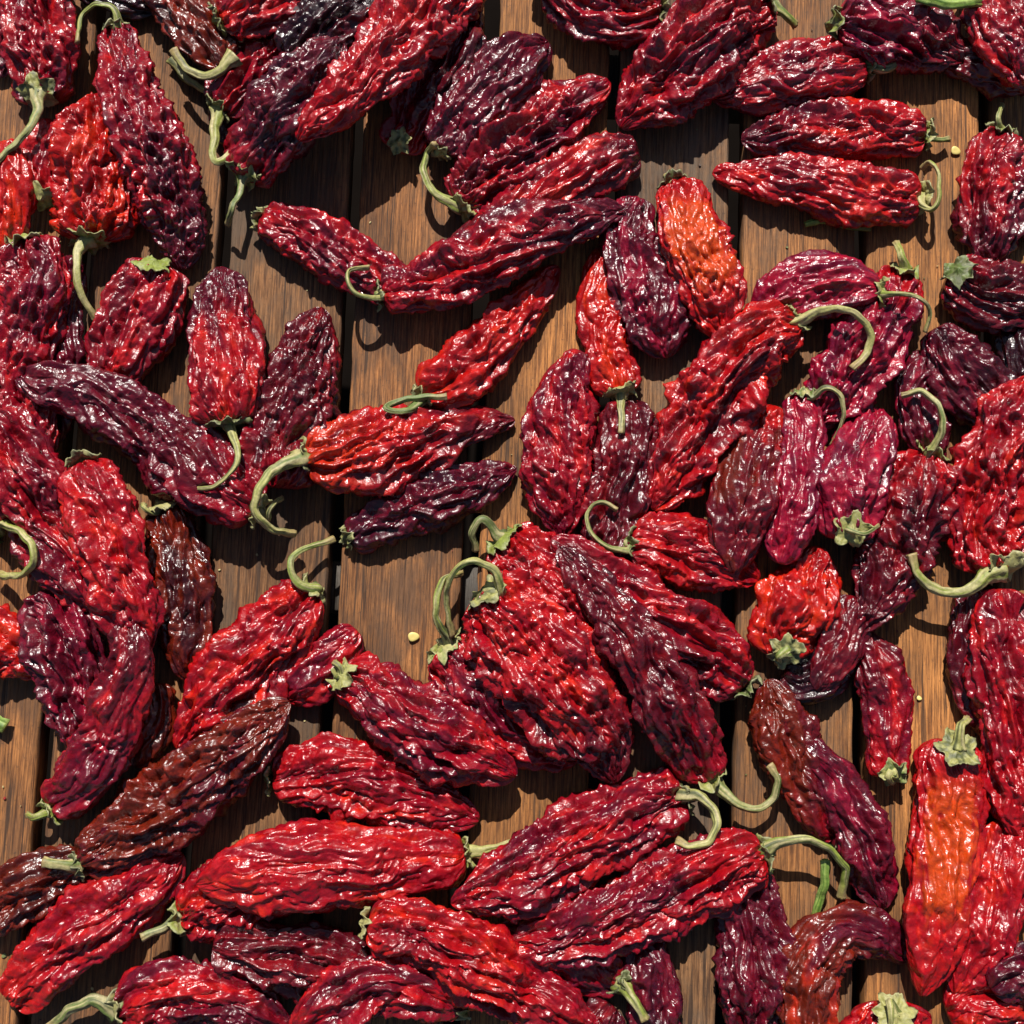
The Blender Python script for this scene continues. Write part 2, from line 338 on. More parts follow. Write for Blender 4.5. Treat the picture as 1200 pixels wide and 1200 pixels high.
P(2, [(748,180),(712,190),(655,220),(590,264),(520,308)], [60,70,54,44,32], 'red', "long red pepper lying just behind the upper side of the long two tone one", cal=0, neck='maroon', tipc='maroon', am=.8)
P(3, [(448,345),(500,335),(575,300),(650,262),(734,245)], [56,78,82,62,26], 'crimson', "long two tone pepper, crimson to plum, with a small hooked stem on the left", cal=1, f=.05, stem=[(444,350),(420,346),(406,328),(414,315),(433,314)], tipc='purple', am=1.05, sr=.85, hz=28)
P(2, [(306,258),(350,272),(410,305),(485,345)], [48,74,66,50], 'crimson', "finely wrinkled crimson pepper touching the two tone one, its calyx at upper left", cal=1, f=.1, cs=.7)
P(2, [(744,232),(738,285),(762,350),(782,420)], [50,70,92,66], 'purple', "flat plum coloured pepper between the tip of the two tone one and the orange one", cal=0, patch='pink', am=.8)
P(1, [(728,462),(712,410),(702,350),(700,290)], [66,62,46,30], 'scarlet', "narrow scarlet pepper pointing down with a frilled calyx and short straw stem", cal=1, f=.3, stem=[(727,470),(728,485),(728,508)], sr=1.0)
P(3, [(790,214),(808,270),(832,335),(845,400)], [58,82,86,52], 'red', "orange and red wrinkled pepper standing upright right of the plum one", cal=1, f=.1, patch='scarlet', stripe=1, stem=[(785,212),(780,205)])
P(1, [(498,468),(545,432),(595,380),(655,312)], [62,74,56,28], 'scarlet', "slim scarlet pepper over the gap, straight stem lying across its lower end", cal=1, f=.1, stem=[(494,470),(478,482),(452,478),(475,468),(524,464)], sr=1.0, hz=34)
P(3, [(358,535),(410,532),(480,520),(545,502),(604,492)], [66,98,92,56,26], 'red', "glossy red pepper with an orange shoulder and a thick green stem curling left", cal=1, f=.1, neck='orange', patch='maroon', tipc='maroon', stem=[(352,537),(325,547),(304,572),(300,600),(318,619),(345,626)], cs=1.5, am=.85, sr=1.5, hz=30)
P(2, [(408,630),(450,610),(520,582),(606,548)], [44,64,66,24], 'purple', "dark finely wrinkled plum pepper lying just below the glossy orange shouldered one", cal=1, f=.15, cs=.6, am=.9)
P(2, [(302,598),(255,565),(190,515),(110,468),(18,440)], [66,102,84,72,44], 'purple', "long plum pepper crossing diagonally at the left with the hooked stem on it", cal=1, f=.1, neck='crimson', patch='maroon', stem=[(314,608),(318,594),(330,584)], cs=1.3, am=.8, sr=1.0)
# ---- top right
P(1, [(1012,76),(960,85),(900,95),(830,112)], [66,86,76,50], 'crimson', "crimson pepper with lengthwise folds and a thick blunt stem pointing right", cal=1, f=.05, stem=[(1016,76),(1032,80),(1046,76),(1044,66)], sr=1.5, am=.8)
P(1, [(1084,158),(1030,152),(945,155),(868,165)], [60,70,66,46], 'red', "red and purple pepper, middle one of the three stacked at top right", cal=1, f=.0, tipc='purple', stem=[(1090,162),(1112,163)], cs=.8, sr=1.1)
P(2, [(1078,230),(1020,230),(940,215),(834,203)], [64,76,66,24], 'red', "bright red pepper, lowest of the three stacked ones, stem looped at its right", cal=1, f=.0, stem=[(1080,240),(1092,245),(1101,228),(1098,200),(1090,190),(1080,198)], am=.9, sr=.9, hz=26)
P(1, [(982,28),(1030,32),(1080,45),(1130,70)], [66,92,88,50], 'pink', "crumpled purple red pepper cut by the top edge near the right corner", cal=1, f=.0, tipc='maroon', am=1.1)
P(0, [(1100,60),(1140,72),(1225,95)], [40,62,50], 'maroon', "dark maroon pepper in shadow below the pepper in the top right corner", cal=0)
P(2, [(1160,-40),(1180,15),(1200,60),(1225,110)], [70,96,96,60], 'crimson', "crimson pepper filling the top right corner of the photo", cal=0, am=.9)
P(1, [(1172,155),(1162,200),(1160,250),(1165,312)], [58,74,78,60], 'crimson', "crimson to purple pepper hanging straight down at the right edge, green cap on top", cal=1, f=.15, tipc='purple', stem=[(1174,150),(1170,138),(1175,122)], sr=.8)
P(0, [(1212,170),(1208,230),(1212,290)], [40,50,40], 'red', "sliver of red pepper at the right edge beside the hanging crimson to purple one", cal=0)
P(2, [(1112,320),(1150,342),(1190,350),(1245,352)], [62,84,80,60], 'maroon', "dark maroon pepper entering from the right edge, pale green calyx above it", cal=1, f=.6, neck='crimson')
P(2, [(1095,385),(1120,425),(1150,462),(1190,510)], [56,78,78,50], 'purple', "almost black purple pepper below the maroon one at the right edge", cal=0, patch='dark', cs=1.3)
P(1, [(1195,380),(1200,420),(1215,470)], [50,60,50], 'dark', "dark shaded pepper end at the right edge beside the almost black one", cal=0)
P(0, [(1092,415),(1076,455),(1082,500),(1100,545)], [44,60,60,40], 'purple', "pale purple pepper under the curved stem between the dark one and the red brown one", cal=0, patch='pink')
P(0, [(1058,318),(1040,370),(1000,430),(955,500)], [50,84,86,60], 'pink', "crimson pepper below the arched stem, a green leafy calyx on its top end", cal=1, f=.4, neck='red', stem=[(1058,312),(1056,298),(1050,284)])
P(2, [(1030,343),(980,335),(930,345),(880,370)], [54,78,76,50], 'pink', "pinkish crimson pepper with a slim green stem arching right and down", cal=1, f=.1, stem=[(1036,345),(1060,344),(1080,350),(1090,366),(1084,388)], am=.7, sr=.85, hz=30)
P(4, [(932,376),(890,400),(845,460),(805,530),(765,598)], [62,92,94,86,44], 'red', "long red pepper with an orange edge and thick arched green stem, upper right middle", cal=1, f=.1, patch='maroon', stem=[(934,380),(962,364),(995,364),(1017,382),(1019,408),(998,432)], sr=1.25, hz=34, neck='scarlet')
# ---- centre
P(1, [(682,412),(660,460),(652,540),(662,632)], [40,80,90,44], 'crimson', "upright crimson pepper standing against the bare board left of the stubby straw stem", cal=0)
P(0, [(735,470),(735,530),(720,600),(700,690)], [60,78,72,50], 'maroon', "maroon pepper in the shade under the tip of the long orange edged one", cal=0)
P(2, [(738,636),(790,640),(840,655),(890,680)], [66,84,84,50], 'red', "red pepper with a thin pale stem curled into a ring on its left", cal=1, f=.1, stem=[(736,645),(712,640),(692,622),(689,600),(705,588),(724,598)], sr=.85, hz=20)
P(3, [(906,476),(888,530),(868,600),(858,672)], [44,80,82,50], 'maroon', "red brown leathery pepper standing upright over the end of the curled stem one", cal=0, neck='scarlet', patch='brown', cs=1.3, am=.8)
P(3, [(940,462),(942,520),(932,590),(915,662)], [44,52,58,52], 'pink', "slim magenta pepper with a thin hooked stem at its top", cal=1, f=.2, stem=[(952,465),(968,454),(984,462),(988,490),(974,522)], sr=.8, hz=22)
P(3, [(992,634),(996,590),(1012,530),(1032,478)], [66,80,76,54], 'pink', "crimson pepper pointing up with a dark green calyx facing the camera", cal=1, f=.8, stem=[(993,620),(1012,625),(1030,616)], sr=.7)
P(2, [(1092,535),(1072,585),(1045,660),(1010,740)], [72,100,82,44], 'maroon', "red brown pepper under a tall hooked stem, its green cap at the top", cal=1, f=.15, neck='red', stem=[(1090,530),(1104,505),(1101,478),(1080,459),(1056,463)], sr=1.25, hz=34, cs=.8)
P(2, [(915,772),(922,735),(945,690),(960,640)], [64,90,84,50], 'scarlet', "blotchy scarlet pepper with its star shaped calyx at the bottom facing the camera", cal=1, f=.65, stem=[(913,768),(911,778)], sr=1.1, cs=.7)
P(1, [(1042,912),(1040,860),(1034,800),(1005,735)], [54,58,64,46], 'crimson', "small slim crimson pepper ending in a star shaped green calyx, right side", cal=1, f=.75, neck='red', tipc='maroon', stem=[(1041,910),(1046,918)], sr=1.0)
P(1, [(1002,700),(985,760),(955,810)], [50,56,36], 'maroon', "dark pepper tip in shadow behind the blotchy scarlet one", cal=0)
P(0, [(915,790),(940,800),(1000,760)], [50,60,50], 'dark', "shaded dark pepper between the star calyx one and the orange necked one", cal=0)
P(4, [(1168,672),(1162,610),(1180,530),(1205,440)], [84,108,104,76], 'red', "large bright red pepper at the right edge with thick stem hooking left", cal=1, f=.4, stem=[(1160,670),(1135,690),(1102,692),(1075,672),(1068,648)], sr=1.5, am=1.0, neck='red', hz=10)
P(1, [(1140,690),(1136,740),(1140,800),(1165,870)], [52,56,56,46], 'maroon', "maroon pepper partly hidden on the left side of the lower right edge one", cal=0)
P(3, [(1175,690),(1178,760),(1188,840),(1190,905),(1200,985)], [60,86,90,86,56], 'crimson', "long glossy dark red pepper running down the right edge below the large one", cal=0, patch='maroon', tipc='red', cs=1.3)
P(1, [(588,630),(635,680),(690,740),(735,815)], [72,110,110,60], 'red', "bright red pepper just behind the heart shaped one, short green stem on top", cal=1, f=.3, stem=[(582,626),(566,608),(554,622),(558,645)], sr=1.1, neck='red')
P(1, [(520,755),(555,800),(610,850),(680,890)], [76,100,90,60], 'crimson', "crimson pepper under the left side of the heart shaped one with parallel stem", cal=1, f=.3, neck='red', stem=[(526,750),(512,728),(512,700),(522,678),(540,672)], sr=1.3, hz=30)
P(3, [(568,690),(610,740),(660,810),(700,865),(722,918)], [84,128,136,104,48], 'red', "broad heart shaped bright red pepper in the middle of the pile", cal=1, f=.35, tipc='maroon', stem=[(588,690),(577,668),(555,657),(532,670),(523,700),(530,745)], sr=1.25, hz=34, am=1.0, th=.5, patch='crimson')
P(2, [(872,805),(830,765),(760,715),(700,670),(646,630)], [64,94,80,56,30], 'crimson', "dark crimson pepper fanning right from the one with folded lengthwise creases", cal=1, f=.1, patch='maroon')
P(3, [(832,912),(800,850),(752,765),(705,700),(655,640)], [64,84,74,56,32], 'maroon', "long maroon pepper with lengthwise creases pointing to the curved green stem below", cal=1, f=.1, neck='crimson', am=1.1, stem=[(838,914),(856,936),(882,948),(906,935),(911,912),(900,896)], sr=1.1, hz=14)
P(2, [(400,790),(440,815),(510,862),(606,910)], [60,86,92,36], 'crimson', "crimson pepper lying alone on the board below the yellow seed, frilled green calyx", cal=1, f=.45, neck='red', stem=[(398,782),(392,775)], cs=.9)
P(1, [(320,912),(380,908),(470,932),(562,962)], [58,90,88,48], 'red', "vivid red pepper with blunt tip lying above the largest glossy banded one", cal=1, f=.0, tipc='crimson')
# ---- left middle
P(0, [(52,782),(20,762),(-40,745)], [50,80,70], 'scarlet', "orange tinged red pepper end poking in from the left edge, lower half", cal=0)
P(1, [(60,690),(72,740),(90,810),(100,890)], [64,90,88,50], 'purple', "glossy purple pepper left of the curved brown red one, lobed top", cal=0, cs=1.6, am=1.2, patch='pink')
P(1, [(178,800),(178,850),(160,900)], [50,60,40], 'brown', "brown pepper tip showing on the right of the curved pair at lower left", cal=0)
P(2, [(-15,490),(20,545),(60,620),(125,712)], [80,100,100,56], 'crimson', "crimson and purple pepper coming from the left edge beside the rounded head one", cal=0, patch='purple', cs=1.2)
P(3, [(98,543),(114,590),(132,650),(150,715),(165,785)], [66,84,84,72,44], 'red', "red pepper with a rounded head, wrinkled in bands, left middle", cal=1, f=.0, tipc='crimson', patch='crimson')
P(4, [(62,948),(105,900),(135,840),(152,775),(150,715)], [60,80,74,60,40], 'crimson', "bent crimson pepper at lower left, small green calyx at its bottom end", cal=1, f=.05, stem=[(58,952),(44,957),(32,956)], cs=1.3, tipc='maroon', sr=1.0)
P(1, [(192,592),(205,640),(215,710),(220,798)], [62,76,72,52], 'brown', "dark brown ribbed pepper standing upright beside the rounded head red one", cal=1, f=.3, stem=[(180,600),(170,595),(168,590)], cs=1.1, patch='dark', am=1.0)
P(-1, [(-10,625),(-60,640)], [50,50], 'crimson', "pepper cut off at the left edge whose thick green stem curls into view", cal=1, f=.0, stem=[(-10,612),(18,620),(38,640),(38,662),(20,675),(-4,672)], sr=1.45, hz=60, only=1)
P(0, [(418,738),(380,775),(335,822)], [44,66,56], 'crimson', "crimson pepper tip peeping out behind the bright red one with the looped stem", cal=0)
P(1, [(366,692),(330,735),(280,795),(208,880)], [62,92,92,50], 'red', "bright red pepper with a looped green stem touching its upper end", cal=1, f=.1, stem=[(372,692),(350,684),(340,662),(354,644),(392,632)], sr=1.0, hz=24)
P(3, [(96,1012),(140,985),(210,935),(275,875),(340,822)], [58,90,98,84,44], 'brown', "large brown and plum leathery pepper lying diagonally at lower left", cal=1, f=.05, patch='purple', stem=[(92,1010),(72,1013),(52,1010)], sr=1.6, cs=1.1)
P(1, [(100,1010),(60,1025),(10,1055),(-40,1090)], [48,72,74,50], 'brown', "dark brown shiny pepper entering from the left edge under the pale calyx", cal=0, am=1.1, cs=1.3)
P(1, [(12,1172),(60,1125),(120,1075),(215,1000)], [60,86,86,62], 'crimson', "orange striped red pepper at the bottom left, under the large brown one", cal=0, patch='scarlet', am=.85, cs=1.4, neck='scarlet')
# ---- bottom
P(2, [(140,1185),(190,1170),(260,1178),(350,1215)], [76,92,88,60], 'crimson', "crimson pepper cut by the bottom edge with pale stem pointing left", cal=1, f=.1, tipc='purple', stem=[(134,1180),(110,1172),(85,1182),(58,1204)], sr=1.5, hz=10)
P(1, [(212,1075),(250,1060),(300,1040),(360,1010)], [66,92,90,70], 'red', "crinkled red pepper end with a grey green calyx under the largest glossy one", cal=1, f=.1, stem=[(205,1080),(188,1090),(165,1097)], sr=1.2, cs=.7)
P(3, [(545,1000),(480,1012),(390,1016),(310,1020),(230,1035)], [64,94,104,92,46], 'red', "largest glossy red pepper with smooth banded skin and a stem pointing right", cal=1, f=.0, stem=[(550,1000),(578,993),(605,984),(632,985)], sr=.9, patch='crimson', cs=1.9, am=.6, th=.66, hz=0)
P(1, [(250,1105),(300,1115),(380,1135),(470,1180)], [46,84,94,70], 'maroon', "dark maroon glossy pepper with large smooth facets near the bottom edge", cal=0, cs=1.5, am=1.0)
P(2, [(545,1178),(490,1160),(430,1158),(340,1215)], [50,70,80,50], 'crimson', "crimson pepper at the bottom edge with a purple fold, left of the long red one", cal=1, f=.1, patch='purple')
P(3, [(432,1082),(490,1095),(560,1130),(620,1165),(700,1215)], [62,92,92,76,50], 'red', "long bright red pepper running diagonally off the bottom edge near the middle", cal=1, f=.0, tipc='crimson')
P(3, [(802,932),(750,950),(680,990),(610,1025),(528,1058)], [68,92,98,86,46], 'crimson', "crimson pepper with a curled pale stem loop at its right end, lower middle", cal=1, f=.15, stem=[(800,930),(825,936),(840,960),(832,984),(812,992),(792,985)], sr=1.15, hz=34)
P(2, [(895,1002),(840,1020),(760,1058),(680,1092),(600,1105)], [74,98,92,84,60], 'crimson', "wrinkled crimson pepper below the loop stem one, thick green stem arching right", cal=1, f=.1, neck='red', stem=[(898,995),(930,985),(965,990),(990,1018),(985,1052)], sr=1.3, hz=22)
P(1, [(728,1150),(690,1135),(640,1115),(580,1090)], [50,66,66,50], 'crimson', "crimson pepper under the arching stem one, its calyx and stem pointing down", cal=1, f=.3, stem=[(728,1150),(742,1170),(756,1196)], sr=1.4, hz=6)
P(0, [(752,1100),(765,1150),(772,1225)], [50,72,66], 'purple', "purple pepper cut by the bottom edge beside the bare grey board", cal=0)
P(1, [(720,1180),(700,1205),(690,1240)], [50,56,40], 'maroon', "maroon pepper tip at the bottom edge left of the downward calyx", cal=0)
P(0, [(878,1020),(882,1080),(885,1140),(880,1220)], [56,82,94,90], 'purple', "dark purple pepper standing on the bottom edge right of the bare grey board", cal=0, patch='maroon', cs=1.3)
P(1, [(982,980),(948,928),(921,862),(900,795)], [52,68,76,54], 'brown', "maroon pepper with a brownish upper end, crossed by the purple one, lower right", cal=1, f=.0, neck='crimson', stem=[(988,984),(984,990)], patch='maroon')
P(2, [(950,868),(980,915),(1012,985),(1034,1066)], [26,56,72,58], 'purple', "purple pepper crossing diagonally over the brown ended maroon one", cal=0, patch='pink')
P(3, [(1122,868),(1114,930),(1104,1010),(1095,1090),(1080,1168)], [84,88,82,70,36], 'red', "pepper with a long smooth orange panel and a pale frilled calyx on top", cal=1, f=.6, neck='red', stripe=1, patch='scarlet', am=.7, cs=1.4, stem=[(1126,852),(1134,842)], sr=1.2)
P(2, [(1190,965),(1175,1030),(1150,1090),(1118,1165)], [64,88,88,44], 'red', "bright crimson pepper leaning left at the lower right edge beside the orange panel one", cal=0, patch='crimson', am=.8)
P(1, [(1110,1190),(1150,1178),(1220,1195)], [60,76,66], 'red', "crimson pepper cut by the bottom right corner", cal=0)
P(2, [(1160,1158),(1190,1140),(1235,1130)], [44,66,50], 'purple', "dark plum pepper tip at the right edge just above the bottom right corner", cal=0, cs=.6)
P(0, [(1040,1172),(1042,1205),(1042,1270)], [80,100,80], 'red', "red pepper at the bottom edge whose flat calyx sits inside the curved orange one", cal=1, f=.7, stem=[(1042,1172),(1044,1190),(1041,1215)], sr=.9)
P(2, [(960,1240),(948,1180),(955,1125),(990,1090),(1030,1098),(1062,1128)], [60,70,74,68,58,30], 'brown', "orange brown pepper curved like a hook over the flat calyx at the bottom", cal=0, patch='orange', tipc='purple', am=1.0)

# ------------------------------------------------------------------ pepper builder
def frame_of(C):
    T = np.gradient(C, axis=0); T /= np.linalg.norm(T, axis=1)[:, None]
    N = np.stack([-T[:, 1], T[:, 0], T[:, 0] * 0], -1); N /= np.linalg.norm(N, axis=1)[:, None]
    B = np.cross(T, N); B *= np.sign(B[:, 2:3] + 1e-9)
    return T, N, B
def capf(x, L, c0, c1, p0=2.9, p1=2.0):
    a = np.clip(x / c0, 0, 1); b = np.clip((L - x) / c1, 0, 1)
    return np.maximum((1 - (1 - a) ** p0), 0) ** (1 / p0) * np.maximum((1 - (1 - b) ** p1), 0) ** (1 / p1)
def rest(px, py, wpx, th, soft):
    """heights of a spine so that it lies on what is below it; returns xyz and widths in units"""
    n = len(px); z = th * wpx / 2
    for it in range(3):
        X, Y, S = unproj(px, py, z)
        a = np.maximum(wpx * S / 2, 2.0); b = a * th
        d = np.stack([np.gradient(X), np.gradient(Y)], -1); ln = np.linalg.norm(d, axis=1) + 1e-9
        nx, ny = -d[:, 1] / ln, d[:, 0] / ln
        u = np.linspace(-.85, .85, 15)[None, :]
        qx = X[:, None] + nx[:, None] * u * a[:, None]; qy = Y[:, None] + ny[:, None] * u * a[:, None]
        ix, iy = gi(qx, qy)
        need = H[ix, iy] - np.where(H[ix, iy] > 1, soft, 0) + (b[:, None] * .9) * np.sqrt(1 - u * u)
        need = np.sort(need, axis=1)[:, -3]
        s = np.r_[0, np.cumsum(np.hypot(np.diff(X), np.diff(Y)))]
        env = (need[None, :] - 0.0022 * (s[:, None] - s[None, :]) ** 2 * np.where(wpx[None, :] > 0, 1, 1)).max(1)
        k = np.ones(9) / 9; e2 = np.convolve(np.pad(env, 4, mode='edge'), k, 'valid')
        z = np.maximum(e2, need * 0 + 2)
    return X, Y, z, a, b
def smooth_interp(w, n):
    w = np.asarray(w, float); t = np.linspace(0, len(w) - 1, n); i = np.minimum(t.astype(int), len(w) - 2); u = t - i
    Q = np.r_[w[0], w, w[-1]]
    a, b, c, d = Q[i], Q[i + 1], Q[i + 2], Q[i + 3]
    return 0.5 * ((2 * b) + (c - a) * u + (2 * a - 5 * b + 4 * c - d) * u * u + (3 * b - a - 3 * c + d) * u ** 3)

def trilin(u, v, sd):
    s_ = (u + v) * 0.3660254; a = u + s_; b = v + s_
    i = np.floor(a).astype(np.int64); j = np.floor(b).astype(np.int64); x = a - i; y = b - j
    def hh(ii, jj): return OT[_h(np.stack([ii, jj, ii * 0], -1), sd) & 1023, 0] - .5
    h0 = hh(i, j); h3 = hh(i + 1, j + 1)
    return np.where(x > y, h0 * (1 - x) + hh(i + 1, j) * (x - y) + h3 * y, h0 * (1 - y) + hh(i, j + 1) * (y - x) + h3 * x)
def build_skin(p, rng):
    seed = p['n'] * 17 + 5; th = p.get('th', .60)
    nS = 60
    C2 = catmull(p['sp'], nS); w = smooth_interp(p['w'], nS)
    Lp = np.hypot(*np.diff(C2, axis=0).T).sum(); x = np.linspace(0, Lp, nS)
    w = w * .99
    c0, c1 = min(.29 * w[0] + 4, Lp * .3), min(rng.uniform(.6, 1.15) * w[-1] + 6, Lp * .35)
    prof = capf(x, Lp, c0, c1)
    X, Y, z, a, b = rest(C2[:, 0], C2[:, 1], w * np.maximum(prof, .25), th, 13.0)
    # write the pepper's top into the heightmap
    d = np.stack([np.gradient(X), np.gradient(Y)], -1); d /= np.linalg.norm(d, axis=1)[:, None]
    sx = np.linspace(0, nS - 1, 400)
    Xi, Yi, zi, ai, bi = [np.interp(sx, np.arange(nS), q) for q in (X, Y, z, a, b)]
    nx = -np.interp(sx, np.arange(nS), d[:, 1]); ny = np.interp(sx, np.arange(nS), d[:, 0])
    for u in np.linspace(-.97, .97, 61):
        ix, iy = gi(Xi + nx * u * ai, Yi + ny * u * ai)
        np.maximum.at(H, (ix, iy), zi + bi * .92 * math.sqrt(1 - u * u))
    p['_H'] = H.copy() if p.get('f', 0) > .2 else H
    # full resolution body
    C = np.stack([X, Y, z], -1)
    Lw = np.linalg.norm(np.diff(C, axis=0), axis=1).sum()
    wm = float(np.mean(w)); res = 1.87
    M = int(np.clip(Lw / res, 40, 190)); N = int(np.clip(wm * 2.7 / res, 60, 132))
    t = np.linspace(0, 1, M); t = .72 * t + .28 * (.5 - .5 * np.cos(math.pi * t))
    q = t * (nS - 1)
    C = np.stack([np.interp(q, np.arange(nS), C[:, k]) for k in range(3)], -1)
    for _ in range(2): C[1:-1] = (C[:-2] + 2 * C[1:-1] + C[2:]) / 4
    wf = np.interp(q, np.arange(nS), w * (a / np.maximum(w * np.maximum(prof, .25) / 2, 1)) / 2)
    S = t * Lw; pf = capf(S, Lw, c0, c1); pf = np.maximum(pf, 0.012)
    T, Nn, B = frame_of(C)
    th0 = np.arange(N) / N * 2 * math.pi                    # denser on the top side
    ang = th0 - 0.42 * np.cos(th0) * -1 * 1.0
    ang = th0 + 0.55 * np.cos(th0)
    A = np.broadcast_to(ang[None, :], (M, N)) + 0.0
    ca, sa = np.cos(A), np.sin(A)
    Sg = np.broadcast_to(S[:, None], (M, N)); R = (wf * pf)[:, None]
    # sample space: straightened pepper with its own twist
    tw = rng.uniform(-1, 1) * .006
    A2 = A + Sg * tw
    cx = np.cos(A2); cy = np.sin(A2); rr = wf[:, None] * (.55 + .45 * pf[:, None])
    rn = np.broadcast_to(rr, (M, N)) * 1.0
    off = rng.uniform(0, 50, 3)
    Q = np.stack([Sg, rn * cx, rn * cy * .8], -1)
    cs = p.get('cs', 1.0) * rng.uniform(.8, 1.25); am = p.get('am', 1.0)
    # outline wobble
    lob = perlin(np.stack([Sg / 50, cx * .9, cy * .9], -1) + off, seed) * .21 + perlin(np.stack([Sg / 26, cx * 1.4, cy * 1.4], -1) + off, seed + 9) * .07
    # collapsed panels
    wq = Q / 38.0 + off; wv = np.stack([perlin(wq, seed + 1), perlin(wq + 7.7, seed + 2), perlin(wq + 15.1, seed + 3)], -1)
    Qw = Q + wv * 13
    st = rng.uniform(1.2, 2.6); cq = cs ** .7
    Qs = Q + wv * 6
    def crease(P, sx, sc, o, sd, sharp=2.2):
        return 1 - np.minimum(np.abs(perlin(np.stack([P[..., 0] / sx, P[..., 1] / sc, P[..., 2] / sc], -1) + off + o, sd)) * sharp, 1.3)
    fold = crease(Qs, 85 * cs, 17, 0, seed + 4)                       # long folds, stem to tip
    fold2 = crease(Qs, 46 * cs, 11.5, 3.3, seed + 30)
    pan = crease(Qs, 13.5 * st * cq, 13.5 * cq, 5.1, seed + 5)            # flat panels with sharp borders
    pan2 = crease(Qw, 16 * cq, 18 * cq, 8.7, seed + 6)                # sharp valleys
    Qw2 = Qw + np.stack([perlin(Q / 11 + off, seed + 6), perlin(Q / 11 + off + 5, seed + 7), perlin(Q / 11 + off + 11, seed + 8)], -1) * 3
    g1, g2 = worley(Qw2 / np.array([10, 7.2, 7.2]) / cq + off * 2, seed + 11)
    rid = crease(Qw2, 9.5 * cq, 6.6 * cq, 1.1, seed + 12, 2.4)
    cross = crease(Qw2, 6.8 * cq, 17, 2.2, seed + 13, 2.5)
    fine = crease(Qw2, 4.6, 3.9, 4.4, seed + 14, 2.4)
    amt = .40 + .85 * sstep(-.3, .35, perlin(Q / 42 + off, seed + 15))       # some areas stay smoother
    # papery facets: flat triangles of a warped lattice laid over the skin (seam underneath)
    au = np.mod(A + math.pi / 2, 2 * math.pi) * float(np.mean(wf)) * .95
    wx = perlin(Q / 21 + off, seed + 40) * 9 + perlin(Q / 9.5 + off, seed + 42) * 3.0
    wy = perlin(Q / 21 + off + 9, seed + 41) * 9 + perlin(Q / 9.5 + off + 4, seed + 43) * 3.0
    el = rng.uniform(1.4, 2.4)
    def facets(sp, sd, e=1.0):
        return trilin((Sg + wx) / (sp * el * e) + off[0], (au + wy + Sg * tw * 20) / sp + off[1], sd)
    fa = facets(21 * cq, seed + 50); fb = facets(11.5 * cq, seed + 51, .9); fc = facets(6.2 * cq ** .6, seed + 52, .8); fd = facets(3.9, seed + 53, .8)
    kf = rng.uniform(.8, 1.2)
    dsp = (fold - .55) * 8.2 * rng.uniform(.6, 1.35) + (fold2 - .55) * 3.4 * rng.uniform(.3, 1.2) + (pan - .55) * 2.2 - (pan2 - .55) * 1.6 \
        + kf * (fa * 12.0 + fb * 8.4 * (.6 + .4 * amt)) + amt * (fc * 3.6 + fd * 1.5 + (rid - .55) * .8 + (cross - .55) * .6) - .2
    nar = lambda P, sx, s2, o, sd, k: np.clip(1 - np.abs(perlin(np.stack([P[..., 0] / sx, P[..., 1] / s2, P[..., 2] / s2], -1) + off + o, sd)) * k, 0, 1)
    dsp = dsp - nar(Qw, 52, 13, 1.7, seed + 60, 7.0) * 4.2 - nar(Qw2, 22, 19, 6.1, seed + 61, 7.5) * 2.6 * amt - nar(Qw2, 24, 9.5, 9.1, seed + 62, 6.0) * 1.8
    scl = np.clip(wf[:, None] / 40, .45, 1.15)
    fade = np.clip(pf[:, None] * 1.3, .0, 1)
    dsp = dsp * am * scl * fade - 0.8
    th_top = np.where(sa > 0, 1.0, .85)
    rad = R * (1 + lob)
    # flattened, slightly boxy section
    pe = 2.25; nrm = (np.abs(ca) ** pe + np.abs(sa) ** pe) ** (-1 / pe)
    U = rad * nrm * ca; Wv = rad * nrm * sa * th * th_top
    nl = np.sqrt((ca * th) ** 2 + sa ** 2) + 1e-6
    U = U + dsp * ca * th / nl * .9; Wv = Wv + dsp * sa / nl
    V = C[:, None, :] + Nn[:, None, :] * U[..., None] + B[:, None, :] * Wv[..., None]
    # pucker the stem end
    V = V + T[:, None, :] * (dsp * .35 * (1 - pf[:, None]))[..., None]
    V[..., 2] = np.maximum(V[..., 2], 0.25 + 0.0 * V[..., 2])
    # skin colour
    main, patch, acc = [np.array(c) for c in PAL[p['pal']]]
    if 'patch' in p: patch = np.array(PAL[p['patch']][0])
    n1 = perlin(np.stack([(Sg + wx) / 95, (rn * cx + wy * .5) / 21, rn * cy / 21], -1) + off, seed + 20)
    n2 = perlin(np.stack([(Sg + wx * .6) / 30, rn * cx / 9, rn * cy / 9], -1) + off, seed + 21)
    n3 = perlin(np.stack([Sg / 9, rn * cx / 6, rn * cy / 6], -1) + off, seed + 22)
    kp = sstep(.04, .36, n1 + .45 * n2 + .15 * n3)[..., None]; ka = sstep(.12, .5, -n1 * .7 + .6 * n2 + .25 * n3)[..., None]
    kp = kp * .8; col = main * (1 - kp) + patch * kp; col = col * (1 - ka * .8) + acc * ka * .8
    if 'neck' in p:
        c = np.array(PAL[p['neck']][0]); kk = sstep(.30, .04, Sg / Lw + .22 * n2 + .1 * n1)[..., None]; col = col * (1 - kk) + c * kk
    if 'tipc' in p:
        c = np.array(PAL[p['tipc']][0]); kk = sstep(.42, .85, Sg / Lw + .35 * n1 + .2 * n2)[..., None]; col = col * (1 - kk) + c * kk
    if p.get('stripe'):
        kk = (sstep(.62, .86, sa + .32 * n2 + .16 * n3) * sstep(.1, .25, Sg / Lw) * sstep(.75, .6, Sg / Lw + .1 * n2))[..., None]
        col = col * (1 - kk) + np.array((.42, .042, .004)) * kk
    crest_tint = sstep(.86, 1.0, rid)[..., None] * .22  # paler along the crests of the fine ridges
